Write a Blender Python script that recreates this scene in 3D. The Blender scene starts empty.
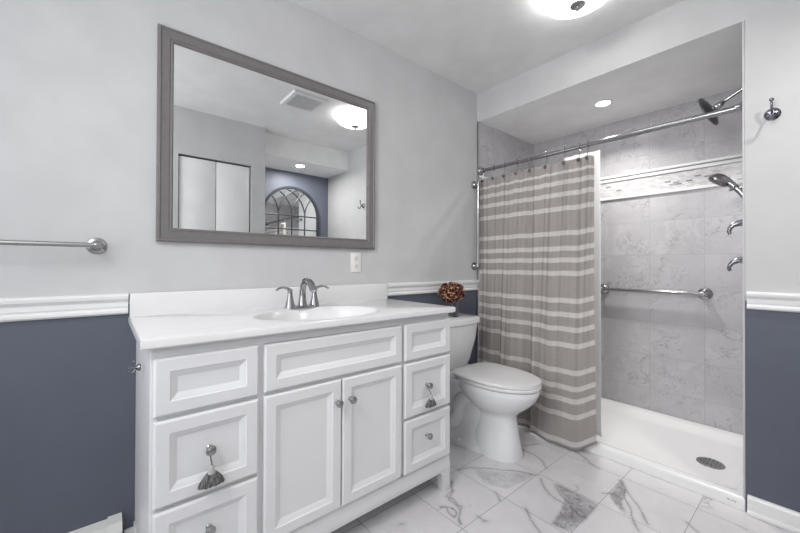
import bpy, bmesh, math, random
import numpy as np
from mathutils import Vector, Matrix
from math import sin, cos, pi, radians
random.seed(7)
SC = bpy.context.scene
COL = SC.collection

def srgb(r, g=None, b=None):
    if g is None: g = b = r
    return tuple((c/255/12.92 if c/255 <= .04045 else ((c/255+.055)/1.055)**2.4) for c in (r, g, b)) + (1,)

# ------------------------------------------------------------ camera, world, lights, exposure
cam = bpy.data.cameras.new('camera'); camo = bpy.data.objects.new('camera', cam); COL.objects.link(camo)
F_ = Vector((-.76695, .64166, .0063)).normalized()
yaw, tilt, roll = .8742, .0063, .0036
F_ = Vector((-sin(yaw)*cos(tilt), cos(yaw)*cos(tilt), sin(tilt)))
R_ = Vector((cos(yaw), sin(yaw), 0)); U_ = R_.cross(F_)
R2 = R_*cos(roll)+U_*sin(roll); U2 = U_*cos(roll)-R_*sin(roll)
camo.matrix_world = Matrix(((R2.x, U2.x, -F_.x, 1.6487), (R2.y, U2.y, -F_.y, -2.1187), (R2.z, U2.z, -F_.z, 1.0509), (0, 0, 0, 1)))
cam.sensor_width = 36; cam.lens = 355.0*36/800; cam.shift_y = -(266.5-262.88)/800
cam.clip_start = .01
SC.camera = camo
SC.view_settings.view_transform = 'Standard'; SC.view_settings.look = 'None'
SC.view_settings.gamma = 1; SC.view_settings.use_curve_mapping = False
SC.view_settings.exposure = 0.22
W = bpy.data.worlds.new('world'); SC.world = W; W.use_nodes = True
W.node_tree.nodes['Background'].inputs[0].default_value = (.9, .95, 1, 1)
W.node_tree.nodes['Background'].inputs[1].default_value = 1.5

def area(name, loc, target, sx, sy, power, color=(1, 1, 1), spread=pi):
    l = bpy.data.lights.new(name, 'AREA'); l.shape = 'RECTANGLE'; l.size = sx; l.size_y = sy; l.energy = power; l.color = color
    l.spread = spread
    o = bpy.data.objects.new(name, l); COL.objects.link(o); o.location = loc
    o.rotation_euler = (Vector(target)-Vector(loc)).to_track_quat('-Z', 'Y').to_euler()
    return o
REAR_FILL_POWER = 10
area('rear_fill', (1.15, -3.36, 1.45), (1.0, 0, 1.1), 1.5, 1.3, REAR_FILL_POWER, (.97, .985, 1))  # added soft fill behind the viewer, placed at the made-up window
SIDE_FILL_POWER = 8
area('side_fill', (2.75, -2.6, 1.4), (0, -1.2, .9), 1.0, 1.6, SIDE_FILL_POWER, (.97, .985, 1))  # second added fill, from the hall side; no known source there
area('bounced_flash', (1.25, -2.75, 2.2), (.85, -.1, .75), .8, .6, 13, (1, .99, .98), radians(120))
BOWL_E = 7.0
CAN_POWER = 6

# ------------------------------------------------------------ materials
class NT:
    def __init__(s, name):
        s.m = bpy.data.materials.new(name); s.m.use_nodes = True; s.t = s.m.node_tree
        s.b = s.t.nodes['Principled BSDF']
    def n(s, typ, **k):
        nd = s.t.nodes.new(typ)
        for a, v in k.items(): setattr(nd, a, v)
        return nd
    def put(s, sock, v):
        if isinstance(v, bpy.types.NodeSocket): s.t.links.new(v, sock)
        elif v is not None: sock.default_value = v
    def math(s, op, a, b=None, c=None, clamp=False):
        nd = s.n('ShaderNodeMath', operation=op, use_clamp=clamp)
        for i, v in enumerate((a, b, c)): s.put(nd.inputs[i], v)
        return nd.outputs[0]
    def vm(s, op, a, b=None, scale=None):
        nd = s.n('ShaderNodeVectorMath', operation=op); s.put(nd.inputs[0], a); s.put(nd.inputs[1], b)
        if scale is not None: s.put(nd.inputs['Scale'], scale)
        return nd.outputs[0]
    def pos(s): return s.n('ShaderNodeNewGeometry').outputs['Position']
    def obj(s): return s.n('ShaderNodeTexCoord').outputs['Object']
    def sep(s, v):
        nd = s.n('ShaderNodeSeparateXYZ'); s.put(nd.inputs[0], v); return nd.outputs
    def comb(s, x, y, z):
        nd = s.n('ShaderNodeCombineXYZ')
        for i, v in enumerate((x, y, z)): s.put(nd.inputs[i], v)
        return nd.outputs[0]
    def noise(s, v, scale, detail=4, rough=.5, dist=0):
        nd = s.n('ShaderNodeTexNoise'); s.put(nd.inputs['Vector'], v)
        nd.inputs['Scale'].default_value = scale; nd.inputs['Detail'].default_value = detail
        nd.inputs['Roughness'].default_value = rough; nd.inputs['Distortion'].default_value = dist
        return nd.outputs[0]
    def white(s, v):
        nd = s.n('ShaderNodeTexWhiteNoise'); s.put(nd.inputs['Vector'], v); return nd.outputs
    def map(s, v, a, b, c=0., d=1., smooth=False):
        nd = s.n('ShaderNodeMapRange'); 
        if smooth: nd.interpolation_type = 'SMOOTHSTEP'
        for i, x in enumerate((v, a, b, c, d)): s.put(nd.inputs[i], x)
        return nd.outputs[0]
    def mix(s, f, a, b):
        nd = s.n('ShaderNodeMix', data_type='RGBA')
        s.put(nd.inputs['Factor'], f); s.put(nd.inputs['A'], a) if False else None
        s.put(nd.inputs[6], a); s.put(nd.inputs[7], b); return nd.outputs[2]
    def bump(s, h, strength=.3, dist=.002):
        nd = s.n('ShaderNodeBump'); s.put(nd.inputs['Height'], h); nd.inputs['Strength'].default_value = strength
        nd.inputs['Distance'].default_value = dist; s.t.links.new(nd.outputs[0], s.b.inputs['Normal'])
    def set(s, color=None, rough=None, metal=None, **k):
        s.put(s.b.inputs['Base Color'], color); s.put(s.b.inputs['Roughness'], rough); s.put(s.b.inputs['Metallic'], metal)
        for a, v in k.items(): s.put(s.b.inputs[a.replace('_', ' ')], v)
        return s.m

def paint(name, c, rough=.55, var=.02, scale=6, bump=.05):
    q = NT(name); p = q.pos()
    c2 = tuple(x*(1-var*3) for x in c[:3])+(1,)
    col = q.mix(q.map(q.noise(p, scale, 3), .35, .65), c2, c)
    if bump: q.bump(q.noise(p, 220, 2), bump, .001)
    return q.set(col, rough)

def metal(name, c, rough=.18):
    q = NT(name); p = q.pos()
    col = q.mix(q.noise(p, 30, 3), tuple(x*.85 for x in c[:3])+(1,), c)
    return q.set(col, q.map(q.noise(p, 60, 2), 0, 1, rough*.8, rough*1.3), 1.0)

M = {}
M['wall'] = paint('wall_paint_light', srgb(201, 201, 202), .6)
M['navy'] = paint('wall_paint_slate_blue', srgb(92, 97, 110), .5)
M['accent'] = paint('accent_wall_blue', srgb(112, 117, 131), .5)
M['ceil'] = paint('ceiling_paint', srgb(240, 240, 240), .7)
M['soffit'] = paint('soffit_paint_white', srgb(246, 246, 246), .7)
M['trim'] = paint('trim_gloss_white', srgb(236, 236, 236), .3, bump=0)
M['vanity'] = paint('vanity_white_paint', srgb(226, 226, 228), .35, bump=0, var=.008)
M['counter'] = paint('cultured_marble_white', srgb(228, 227, 228), .15, bump=0, var=.008)
M['porcelain'] = paint('porcelain', srgb(236, 237, 238), .08, bump=0, var=.004)
M['seat'] = paint('toilet_seat_plastic', srgb(232, 231, 231), .22, bump=0, var=.004)
M['pan'] = paint('shower_pan_acrylic', srgb(244, 244, 244), .18, bump=0, var=.003)
M['chrome'] = metal('chrome', (.43, .43, .44, 1), .12)
M['bronze'] = metal('dark_chrome', (.27, .27, .30, 1), .16)
M['rod'] = metal('rod_chrome', (.33, .33, .34, 1), .2)
M['nickel'] = metal('brushed_nickel', (.42, .42, .43, 1), .28)
M['darkmetal'] = metal('dark_pewter', (.20, .20, .21, 1), .35)
M['frame'] = paint('mirror_frame_pewter', srgb(118, 114, 114), .38, var=.03, scale=40, bump=0)
M['archframe'] = paint('arched_mirror_frame_paint', srgb(66, 68, 76), .45, var=.02, bump=0)
M['plastic'] = paint('outlet_plastic', srgb(235, 234, 232), .3, bump=0)
M['dark'] = paint('dark_recess', srgb(40, 40, 42), .6, bump=0)
M['heater'] = paint('heater_enamel', srgb(226, 226, 222), .35, bump=0)
q = NT('mirror_glass'); M['mirror'] = q.set(q.mix(q.noise(q.pos(), 2), (.86, .87, .87, 1), (.88, .89, .89, 1)), .0, 1.0)

# marble floor: 28.6 x 29.5 cm tiles on the room's grid, veins from the mesh attributes plus random veins per tile
q = NT('marble_floor'); P = q.pos(); x, y, z = q.sep(P)
tx = q.math('DIVIDE', q.math('SUBTRACT', x, .7205), .2855); ty = q.math('DIVIDE', q.math('ADD', y, .134), .2930)
ix = q.math('FLOOR', tx); iy = q.math('FLOOR', ty)
fx = q.math('PINGPONG', tx, .5) ; fy = q.math('PINGPONG', ty, .5)
gx = q.math('MULTIPLY', fx, .2855); gy = q.math('MULTIPLY', fy, .293)
grout = q.map(q.math('MINIMUM', gx, gy), .0008, .0017, 1, 0)
rnd = q.white(q.comb(ix, iy, 3.0))
pv = q.vm('ADD', P, q.vm('SCALE', rnd[1], None, 9.0))
def ridge(q, pv, scale, w, dist=1.2, detail=6, rough=.55):
    n = q.noise(pv, scale, detail, rough, dist)
    return q.map(q.math('ABSOLUTE', q.math('SUBTRACT', n, .5)), 0, w, 1, 0, True)
mask = q.map(q.noise(pv, 3.1, 2), .52, .62)
v1 = q.math('MULTIPLY', ridge(q, pv, 2.2, .012), mask)
v2 = q.math('MULTIPLY', ridge(q, pv, 5.5, .03, 2.0), q.map(q.noise(pv, 2.3, 2), .55, .7))
at = q.n('ShaderNodeAttribute', attribute_name='vein').outputs['Fac']
ap = q.n('ShaderNodeAttribute', attribute_name='patch').outputs['Fac']
cloud = q.noise(pv, 5, 5, .6, .5)
c0 = q.mix(q.map(cloud, .3, .7), srgb(208, 206, 208), srgb(220, 218, 220))
c1 = q.mix(q.math('MULTIPLY', v2, .25), c0, srgb(150, 148, 152))
c1 = q.mix(q.math('MULTIPLY', v1, .5), c1, srgb(120, 118, 122))
pn = q.map(q.noise(P, 14, 6, .65, 1.5), .35, .65, .35, 1)
c2 = q.mix(q.math('MULTIPLY', ap, pn), c1, srgb(146, 145, 149))
rv = q.math('MULTIPLY', ridge(q, P, 16, .04, 2.2), ap)
c2 = q.mix(q.math('MULTIPLY', rv, .6), c2, srgb(108, 106, 110))
c3 = q.mix(q.math('MULTIPLY', at, .85), c2, srgb(104, 102, 106))
c4 = q.mix(grout, c3, srgb(132, 130, 132))
q.bump(q.math('SUBTRACT', 1.0, grout), .3, .001)
M['floor'] = q.set(c4, q.map(grout, 0, 1, .16, .6))

def tile_wall(name, axis):
    q = NT(name); P = q.pos(); x, y, z = q.sep(P)
    h = x if axis == 'x' else y
    tx = q.math('DIVIDE', q.math('SUBTRACT', h, .2865 if axis == 'x' else .2), .2925); tz = q.math('DIVIDE', q.math('SUBTRACT', z, .205), .2305)
    g = q.math('MINIMUM', q.math('MULTIPLY', q.math('PINGPONG', tx, .5), .2925), q.math('MULTIPLY', q.math('PINGPONG', tz, .5), .2305))
    grout = q.map(g, .0010, .0022, 1, 0)
    rnd = q.white(q.comb(q.math('FLOOR', tx), q.math('FLOOR', tz), 5.0))
    pv = q.vm('ADD', P, q.vm('SCALE', rnd[1], None, 9.0))
    mask = q.map(q.noise(pv, 4, 2), .47, .6)
    v1 = q.math('MULTIPLY', ridge(q, pv, 5.0, .010, 2.0, 8, .65), mask)
    v2 = q.math('MULTIPLY', ridge(q, pv, 11.0, .012, 2.5, 6, .6), q.map(q.noise(pv, 9, 2), .55, .65))
    v3 = q.math('MULTIPLY', ridge(q, pv, 3.0, .05, 1.5, 6, .6), q.map(q.noise(pv, 3, 2), .5, .6))
    c = q.mix(q.map(q.noise(pv, 4, 5, .6, 1), .3, .7), srgb(181, 179, 182), srgb(195, 193, 196))
    c = q.mix(q.math('MULTIPLY', v3, .3), c, srgb(214, 213, 214))
    c = q.mix(q.math('MULTIPLY', v2, .55), c, srgb(112, 111, 115))
    c = q.mix(q.math('MULTIPLY', v1, .8), c, srgb(104, 103, 108))
    c = q.mix(grout, c, srgb(172, 171, 173))
    q.bump(q.math('SUBTRACT', 1.0, grout), .3, .001)
    return q.set(c, .22)
M['tile_x'] = tile_wall('shower_tile_back', 'x'); M['tile_y'] = tile_wall('shower_tile_side', 'y')

q = NT('mosaic_strip'); P = q.pos(); x, y, z = q.sep(P)
rowi = q.math('FLOOR', q.math('DIVIDE', z, .0115))
xo = q.math('ADD', q.math('DIVIDE', q.math('ADD', x, y), .034), q.math('MULTIPLY', rowi, .37))
g = q.math('MINIMUM', q.math('MULTIPLY', q.math('PINGPONG', xo, .5), .034), q.math('MULTIPLY', q.math('PINGPONG', q.math('DIVIDE', z, .0115), .5), .0115))
rn = q.white(q.comb(q.math('FLOOR', xo), rowi, 1.0))[0]
c = q.mix(q.map(rn, 0, .9), srgb(226, 225, 225), srgb(196, 194, 196))
c = q.mix(q.map(rn, .965, .975), c, srgb(140, 139, 141))
c = q.mix(q.map(g, .0006, .0016, 1, 0), c, srgb(184, 183, 184))
M['mosaic'] = q.set(c, .2)

# curtain: uv.v is the height on the cloth in metres
STR = [1.558, 1.485, 1.397, 1.248, 1.156, 1.087, 1.009, .850, .769, .686, .595, .445, .356, .287, .201, .050]
q = NT('striped_linen_curtain'); uv = q.n('ShaderNodeUVMap').outputs[0]; u, v, _ = q.sep(uv)
s = None
for zc in STR+[1.622]:
    w = .0145 if zc != 1.622 else .009
    d = q.math('ABSOLUTE', q.math('SUBTRACT', v, zc)); k = q.map(d, w-.001, w+.001, 1, 0)
    s = k if s is None else q.math('MAXIMUM', s, k)
weave = q.noise(q.comb(q.math('MULTIPLY', u, 30.0), q.math('MULTIPLY', v, 380.0), 0.0), 3, 2)
weave2 = q.noise(q.comb(q.math('MULTIPLY', u, 420.0), q.math('MULTIPLY', v, 30.0), 0.0), 3, 2)
wv = q.math('MULTIPLY', q.math('ADD', weave, weave2), .5)
base = q.mix(q.map(wv, .38, .62), srgb(163, 157, 154), srgb(197, 191, 187))
lad = q.map(q.math('PINGPONG', q.math('MULTIPLY', u, 95.0), .5), .08, .16)
strc = q.mix(lad, srgb(206, 202, 199), srgb(226, 223, 220))
c = q.mix(s, base, strc)
q.bump(wv, .25, .001); m = q.set(c, .9)
tr = q.n('ShaderNodeBsdfTranslucent'); q.put(tr.inputs[0], c)
mx = q.n('ShaderNodeMixShader'); mx.inputs[0].default_value = .3
q.t.links.new(q.b.outputs[0], mx.inputs[1]); q.t.links.new(tr.outputs[0], mx.inputs[2])
q.t.links.new(mx.outputs[0], q.t.nodes['Material Output'].inputs[0]); M['curtain'] = m
q = NT('white_liner'); m = q.set(q.mix(q.noise(q.pos(), 8), srgb(236, 236, 236), srgb(244, 244, 244)), .45)
tr = q.n('ShaderNodeBsdfTranslucent'); tr.inputs[0].default_value = (.96, .96, .96, 1)
mx = q.n('ShaderNodeMixShader'); mx.inputs[0].default_value = .6
q.t.links.new(q.b.outputs[0], mx.inputs[1]); q.t.links.new(tr.outputs[0], mx.inputs[2])
q.t.links.new(mx.outputs[0], q.t.nodes['Material Output'].inputs[0]); M['liner'] = m

q = NT('alabaster_glass_lit'); o = q.obj()
sw = q.map(ridge(q, q.vm('MULTIPLY', o, (1, 1, 3)), 9, .12, 3.0), 0, 1, 0, 1)
c = q.mix(sw, (1, .985, .96, 1), (.80, .79, .78, 1))
M['bowl'] = q.set(c, .25, None, Emission_Color=c, Emission_Strength=BOWL_E)
q = NT('can_lens_lit'); c = q.mix(q.noise(q.pos(), 20), (1, .99, .97, 1), (1, 1, 1, 1))
M['can'] = q.set(c, .5, None, Emission_Color=c, Emission_Strength=14.0)
q = NT('clear_glass'); c = q.mix(q.noise(q.pos(), 20), (.95, .97, .98, 1), (1, 1, 1, 1))
M['glass'] = q.set(c, .02, None, Transmission_Weight=1.0, IOR=1.45)
q = NT('dried_petals'); o = q.obj(); n = q.noise(o, 75, 2)
c = q.mix(q.map(n, .38, .52), srgb(36, 12, 14), srgb(104, 46, 34)); c = q.mix(q.map(n, .56, .60), c, srgb(226, 182, 142))
M['petal'] = q.set(c, .8)
q = NT('stem'); M['stem'] = q.set(q.mix(q.noise(q.obj(), 80), srgb(70, 62, 42), srgb(104, 96, 66)), .7)
q = NT('tassel_fibre'); o = q.obj(); n = q.noise(q.vm('MULTIPLY', o, (260, 260, 12)), 1, 2)
M['tassel'] = q.set(q.mix(q.map(n, .35, .65), srgb(62, 62, 64), srgb(122, 120, 120)), .9)
q = NT('tassel_cap'); M['tasselcap'] = q.set(q.mix(q.noise(q.obj(), 300), srgb(150, 149, 148), srgb(186, 185, 183)), .6)

# ------------------------------------------------------------ mesh helpers
class MB:
    def __init__(s): s.v = []; s.f = []; s.mi = []; s.uv = None; s.mats = []
    def m(s, mat):
        if mat not in s.mats: s.mats.append(mat)
        return s.mats.index(mat)
    def add(s, vs, fs, mi=0):
        o = len(s.v); s.v += [tuple(v) for v in vs]; s.f += [tuple(i+o for i in f) for f in fs]; s.mi += [mi]*len(fs); return s
    def box(s, x0, x1, y0, y1, z0, z1, mi=0):
        v = [(x, y, z) for x in (x0, x1) for y in (y0, y1) for z in (z0, z1)]
        return s.add(v, [(0, 1, 3, 2), (4, 6, 7, 5), (0, 4, 5, 1), (2, 3, 7, 6), (0, 2, 6, 4), (1, 5, 7, 3)], mi)
    def bbox(s, x0, x1, y0, y1, z0, z1, b=.003, seg=2, mi=0):
        bm = bmesh.new(); bmesh.ops.create_cube(bm, size=1)
        for v in bm.verts: v.co = Vector(((x0+x1)/2+v.co.x*(x1-x0), (y0+y1)/2+v.co.y*(y1-y0), (z0+z1)/2+v.co.z*(z1-z0)))
        bmesh.ops.bevel(bm, geom=list(bm.edges), offset=b, segments=seg, affect='EDGES', profile=.5)
        bm.verts.index_update(); s.add([v.co for v in bm.verts], [[v.index for v in f.verts] for f in bm.faces], mi); bm.free(); return s
    def rings(s, rs, closed=True, cap0=True, cap1=True, mi=0):
        n = len(rs[0]); vs = [p for r in rs for p in r]; fs = []
        for i in range(len(rs)-1):
            for j in range(n if closed else n-1):
                a = i*n+j; b = i*n+(j+1) % n; fs.append((a, b, b+n, a+n))
        if cap0: fs.append(tuple(reversed(range(n))))
        if cap1: fs.append(tuple(range((len(rs)-1)*n, len(rs)*n)))
        return s.add(vs, fs, mi)
    def lathe(s, c, axis, prof, n=24, mi=0, cap0=True, cap1=True):
        a = Vector(axis).normalized(); t = a.orthogonal().normalized(); b = a.cross(t); c = Vector(c)
        return s.rings([[c+a*h+(t*cos(2*pi*k/n)+b*sin(2*pi*k/n))*max(r, 1e-5) for k in range(n)] for r, h in prof], True, cap0, cap1, mi)
    def tube(s, pts, r, n=12, mi=0, flat=None):
        pts = [Vector(p) for p in pts]; rr = r if isinstance(r, (list, tuple)) else [r]*len(pts); rs = []; up = None
        for i, p in enumerate(pts):
            t = (pts[min(i+1, len(pts)-1)]-pts[max(i-1, 0)]).normalized()
            if up is None: up = t.orthogonal().normalized()
            else: up = (up-t*up.dot(t)).normalized()
            b = t.cross(up); rx = rr[i]
            if flat is not None:
                fv = Vector(flat); e1 = (fv-t*fv.dot(t)).normalized(); e2 = t.cross(e1)
                ra, rb = rx if isinstance(rx, tuple) else (rx, rx)
                rs.append([p+e1*cos(2*pi*k/n)*ra+e2*sin(2*pi*k/n)*rb for k in range(n)])
            else: rs.append([p+(up*cos(2*pi*k/n)+b*sin(2*pi*k/n))*rx for k in range(n)])
        return s.rings(rs, mi=mi)
    def torus(s, c, axis, R, r, n=28, m=8, mi=0):
        a = Vector(axis).normalized(); t = a.orthogonal().normalized(); b = a.cross(t); c = Vector(c); vs = []; fs = []
        for i in range(n):
            d = t*cos(2*pi*i/n)+b*sin(2*pi*i/n)
            for j in range(m): vs.append(c+d*(R+r*cos(2*pi*j/m))+a*r*sin(2*pi*j/m))
        for i in range(n):
            for j in range(m): fs.append((i*m+j, ((i+1) % n)*m+j, ((i+1) % n)*m+(j+1) % m, i*m+(j+1) % m))
        return s.add(vs, fs, mi)
    def sphere(s, c, r, n=16, m=10, sc=(1, 1, 1), mi=0):
        c = Vector(c)
        return s.rings([[c+Vector((r*sc[0]*sin(pi*i/m)*cos(2*pi*k/n), r*sc[1]*sin(pi*i/m)*sin(2*pi*k/n), -r*sc[2]*cos(pi*i/m))) for k in range(n)] for i in range(1, m)], mi=mi)
    def extrude(s, prof, a, b, mi=0):     # prof: list of vectors (offsets) swept from a to b
        return s.rings([[Vector(a)+Vector(p) for p in prof], [Vector(b)+Vector(p) for p in prof]], mi=mi)
    def build(s, name, mat, parent=None, loc=None, smooth=True, angle=35):
        me = bpy.data.meshes.new(name)
        origin = Vector(loc) if loc is not None else (root_of(parent).location if parent else Vector((0, 0, 0)))
        if parent: origin = root_of(parent).location
        me.from_pydata([tuple(Vector(v)-origin) for v in s.v], [], s.f)
        for x in (mat if isinstance(mat, list) else [mat]): me.materials.append(x)
        me.polygons.foreach_set('material_index', s.mi)
        bm = bmesh.new(); bm.from_mesh(me); bmesh.ops.recalc_face_normals(bm, faces=bm.faces); bm.to_mesh(me); bm.free()
        if smooth:
            me.shade_smooth(); me.set_sharp_from_angle(angle=radians(angle))
        me.update()
        o = bpy.data.objects.new(name, me); COL.objects.link(o)
        if parent: o.parent = parent
        else: o.location = origin
        return o
def root_of(o):
    while o.parent: o = o.parent
    return o
def thing(name, label, cat, loc, group=None):
    o = bpy.data.objects.new(name, None); COL.objects.link(o); o.location = loc; o.empty_display_size = .05
    return tag(o, label, cat, group)
def tag(o, label=None, cat=None, group=None, kind=None):
    if label: o['label'] = label
    if cat: o['category'] = cat
    if group: o['group'] = group
    if kind: o['kind'] = kind
    return o
def struct(o, label=None): o['kind'] = 'structure'; return o
def copy_tree(o, parent=None):
    c = o.copy(); COL.objects.link(c); c.parent = parent
    for ch in [k for k in KIDS if k.parent == o]: copy_tree(ch, c)
    return c
def arc(c, r, a0, a1, n, e1, e2):
    c = Vector(c); e1 = Vector(e1); e2 = Vector(e2)
    return [c+e1*r*cos(a0+(a1-a0)*i/n)+e2*r*sin(a0+(a1-a0)*i/n) for i in range(n+1)]

C = 2.32; S = 2.1155; WD = 1.43; DP = .786; XR = 1.70; XA = 2.29; YC = -.97; YF = -3.3; YE = -1.78; XH = 2.85

# ------------------------------------------------------------ structure
VEINS= [[(0.438, -0.721), (0.465, -0.656), (0.56, -0.556), (0.645, -0.485), (0.719, -0.441)], [(0.523, -0.226), (0.555, -0.145)], [(0.524, -0.264), (0.565, -0.273), (0.632, -0.284), (0.684, -0.308), (0.722, -0.345)], [(0.665, -0.715), (0.687, -0.738), (0.717, -0.763)], [(0.477, -0.807), (0.531, -0.852), (0.544, -0.912), (0.574, -0.9), (0.613, -0.923), (0.635, -0.919), (0.663, -0.973), (0.697, -0.992)], [(0.576, -0.99), (0.601, -0.96), (0.623, -0.956)], [(0.745, -0.455), (0.787, -0.501), (0.83, -0.541), (0.879, -0.555), (0.919, -0.554), (0.963, -0.567), (1.002, -0.572)], [(0.817, -0.452), (0.877, -0.509), (0.931, -0.539), (0.96, -0.613)], [(0.817, -0.711), (0.859, -0.746), (0.897, -0.77), (0.927, -0.79)], [(0.74, -0.061), (0.798, -0.083), (0.841, -0.118), (0.89, -0.141)], [(0.72, -0.904), (0.751, -0.907)], [(0.986, -0.34), (1.029, -0.301), (1.054, -0.32)], [(1.002, -0.165), (1.039, -0.213), (1.062, -0.299), (1.109, -0.371), (1.16, -0.449), (1.183, -0.484)], [(1.046, -0.219), (1.106, -0.299), (1.153, -0.365), (1.189, -0.413)], [(1.294, -0.018), (1.317, 0.004), (1.316, -0.019)], [(1.286, -0.274), (1.311, -0.298), (1.331, -0.305)], [(0.484, -0.817), (0.535, -0.853), (0.57, -0.92), (0.614, -0.93), (0.642, -0.936), (0.668, -0.979), (0.693, -0.995)], [(0.578, -0.993), (0.591, -0.968), (0.617, -0.985), (0.654, -0.988), (0.639, -0.958), (0.611, -0.953)], [(0.549, -1.194), (0.555, -1.178)], [(0.714, -0.906), (0.759, -0.897)]]
PATCH= [[(0.814, -0.434), (1.004, -0.439), (1.0, -0.699), (0.934, -0.705), (0.92, -0.619), (0.902, -0.528)], [(0.489, -0.649), (0.707, -0.441), (0.687, -0.649), (0.593, -0.695)], [(1.006, -0.316), (1.017, -0.21), (1.048, -0.303)], [(1.006, -0.144), (1.05, -0.23), (1.067, -0.346), (1.119, -0.419), (1.049, -0.368), (1.008, -0.323)]]

nx, ny = 330, 340; x0, x1, y0, y1 = .10, 1.75, -1.68, .02
gx = np.linspace(x0, x1, nx); gy = np.linspace(y0, y1, ny); GX, GY = np.meshgrid(gx, gy, indexing='ij')
rs = np.random.RandomState(3)
def fbm(seed, sc):
    r = np.random.RandomState(seed); out = np.zeros_like(GX)
    for o in range(5):
        for k in range(4):
            a = r.uniform(0, 2*pi); f = sc*2**o; ph = r.uniform(0, 2*pi)
            out += np.sin((GX*cos(a)+GY*sin(a))*f+ph)/(2**o)*.25
    return out
WX = GX+fbm(1, 22)*.010; WY = GY+fbm(2, 22)*.010
vein = np.zeros_like(GX)
wn = .6+.4*np.abs(fbm(5, 30))
TI = lambda px, py: (math.floor((px-.7205)/.2855), math.floor((py+.134)/.293))
for L in VEINS:
    for a, b in zip(L, L[1:]):
        ax, ay = a; bx, by = b; dx, dy = bx-ax, by-ay; l2 = dx*dx+dy*dy+1e-9
        t = np.clip(((WX-ax)*dx+(WY-ay)*dy)/l2, 0, 1); d = np.hypot(WX-ax-t*dx, WY-ay-t*dy)
        vein = np.maximum(vein, np.clip(1-d/(.0055*wn), 0, 1)*.85+np.clip(1-d/.022, 0, 1)*.18)
patch = np.zeros_like(GX)
for L in PATCH:
    ins = np.zeros(GX.shape, bool); n = len(L)
    for i in range(n):
        (ax, ay), (bx, by) = L[i], L[(i+1) % n]
        if ay == by: continue
        c = ((ay > WY) != (by > WY)) & (WX < (bx-ax)*(WY-ay)/(by-ay)+ax); ins ^= c
    k = ins.astype(float)*(.45 if L[0][0] < .5 else 1.)
    for _ in range(2): k = (k+np.roll(k, 1, 0)+np.roll(k, -1, 0)+np.roll(k, 1, 1)+np.roll(k, -1, 1))/5
    patch = np.maximum(patch, k)
b = MB(); V = np.stack([GX.ravel(), GY.ravel(), np.zeros(GX.size)], 1)
idx = np.arange(nx*ny).reshape(nx, ny)
Fq = np.stack([idx[:-1, :-1].ravel(), idx[1:, :-1].ravel(), idx[1:, 1:].ravel(), idx[:-1, 1:].ravel()], 1).tolist()
b.v = V.tolist(); b.f = [tuple(f) for f in Fq]; b.mi = [0]*len(Fq)
for (a0, a1, c0, c1) in ((-.1, x0, YF-.1, .9), (x1, XH+.1, YF-.1, .9), (x0, x1, YF-.1, y0), (x0, x1, y1, .9)):
    b.add([(a0, c0, 0), (a1, c0, 0), (a1, c1, 0), (a0, c1, 0)], [(0, 1, 2, 3)])
me = bpy.data.meshes.new('floor'); me.from_pydata(b.v, [], b.f); me.materials.append(M['floor'])
for nm, arr in (('vein', vein), ('patch', patch)):
    a = me.attributes.new(nm, 'FLOAT', 'POINT'); d = np.zeros(len(b.v), np.float32); d[:arr.size] = arr.ravel(); a.data.foreach_set('value', d)
fo = bpy.data.objects.new('floor', me); COL.objects.link(fo); struct(fo)

ZB = .905   # paint split behind the chair rail
b = MB().box(-.12, 0, YF-.12, 0, 0, ZB, 1).box(-.12, 0, YF-.12, 0, ZB, C); struct(b.build('wall_left', [M['wall'], M['navy']], smooth=False))
# back wall: header over the shower, right pier with the two paint colours
b = MB().box(0, WD, 0, .11, S, C).box(WD, XA+.12, 0, .11, ZB, C).box(WD, XA+.12, 0, .11, 0, ZB, 1)
struct(b.build('wall_back', [M['wall'], M['navy']], smooth=False))
# shower alcove walls
struct(MB().box(-.12, .006, 0.0005, DP+.1, 0, S+.02).build('wall_shower_left', M['tile_y'], smooth=False))
struct(MB().box(.006, WD+.02, DP, DP+.1, 0, S+.02).build('wall_shower_back', M['tile_x'], smooth=False))
struct(MB().box(WD+.012, WD+.12, .11, DP+.1, 0, S+.02).box(WD, WD+.012, .11, DP, 0, S).build('wall_shower_right', M['tile_y'], smooth=False))
struct(MB().box(-.1, XH+.1, YF-.1, .11, C, C+.1).build('ceiling', M['ceil'], smooth=False))
struct(MB().box(-.12, WD+.1, .11, DP+.1, S, S+.05).box(0.0, WD, .0, .11, S-.001, S).build('ceiling_shower', M['soffit'], smooth=False))
# closet wall with bifold opening (x=1.70), return into the alcove, soffit and accent wall
b = MB(); DY0, DY1, DZ = -1.66, -1.095, 1.945
b.box(XR, XR+.11, YE, DY0, 0, C).box(XR, XR+.11, DY1, YC, 0, C).box(XR, XR+.11, DY0, DY1, DZ, C)
b.box(XR+.11, XA, YC-.11, YC, 0, C)
struct(b.build('wall_closet', M['wall'], smooth=False))
struct(MB().box(XA, XA+.12, YC-.11, 0, 0, C).build('wall_right', M['accent'], smooth=False))
struct(MB().box(1.82, XA, YC, 0, S, C).build('ceiling_soffit', M['soffit'], smooth=False))
struct(MB().box(XR+.11, XA+.5, YE-.0, YE+.1, 0, C).box(XH, XH+.1, YF, YE+.1, 0, C).build('wall_hall', M['wall'], smooth=False))
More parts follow.
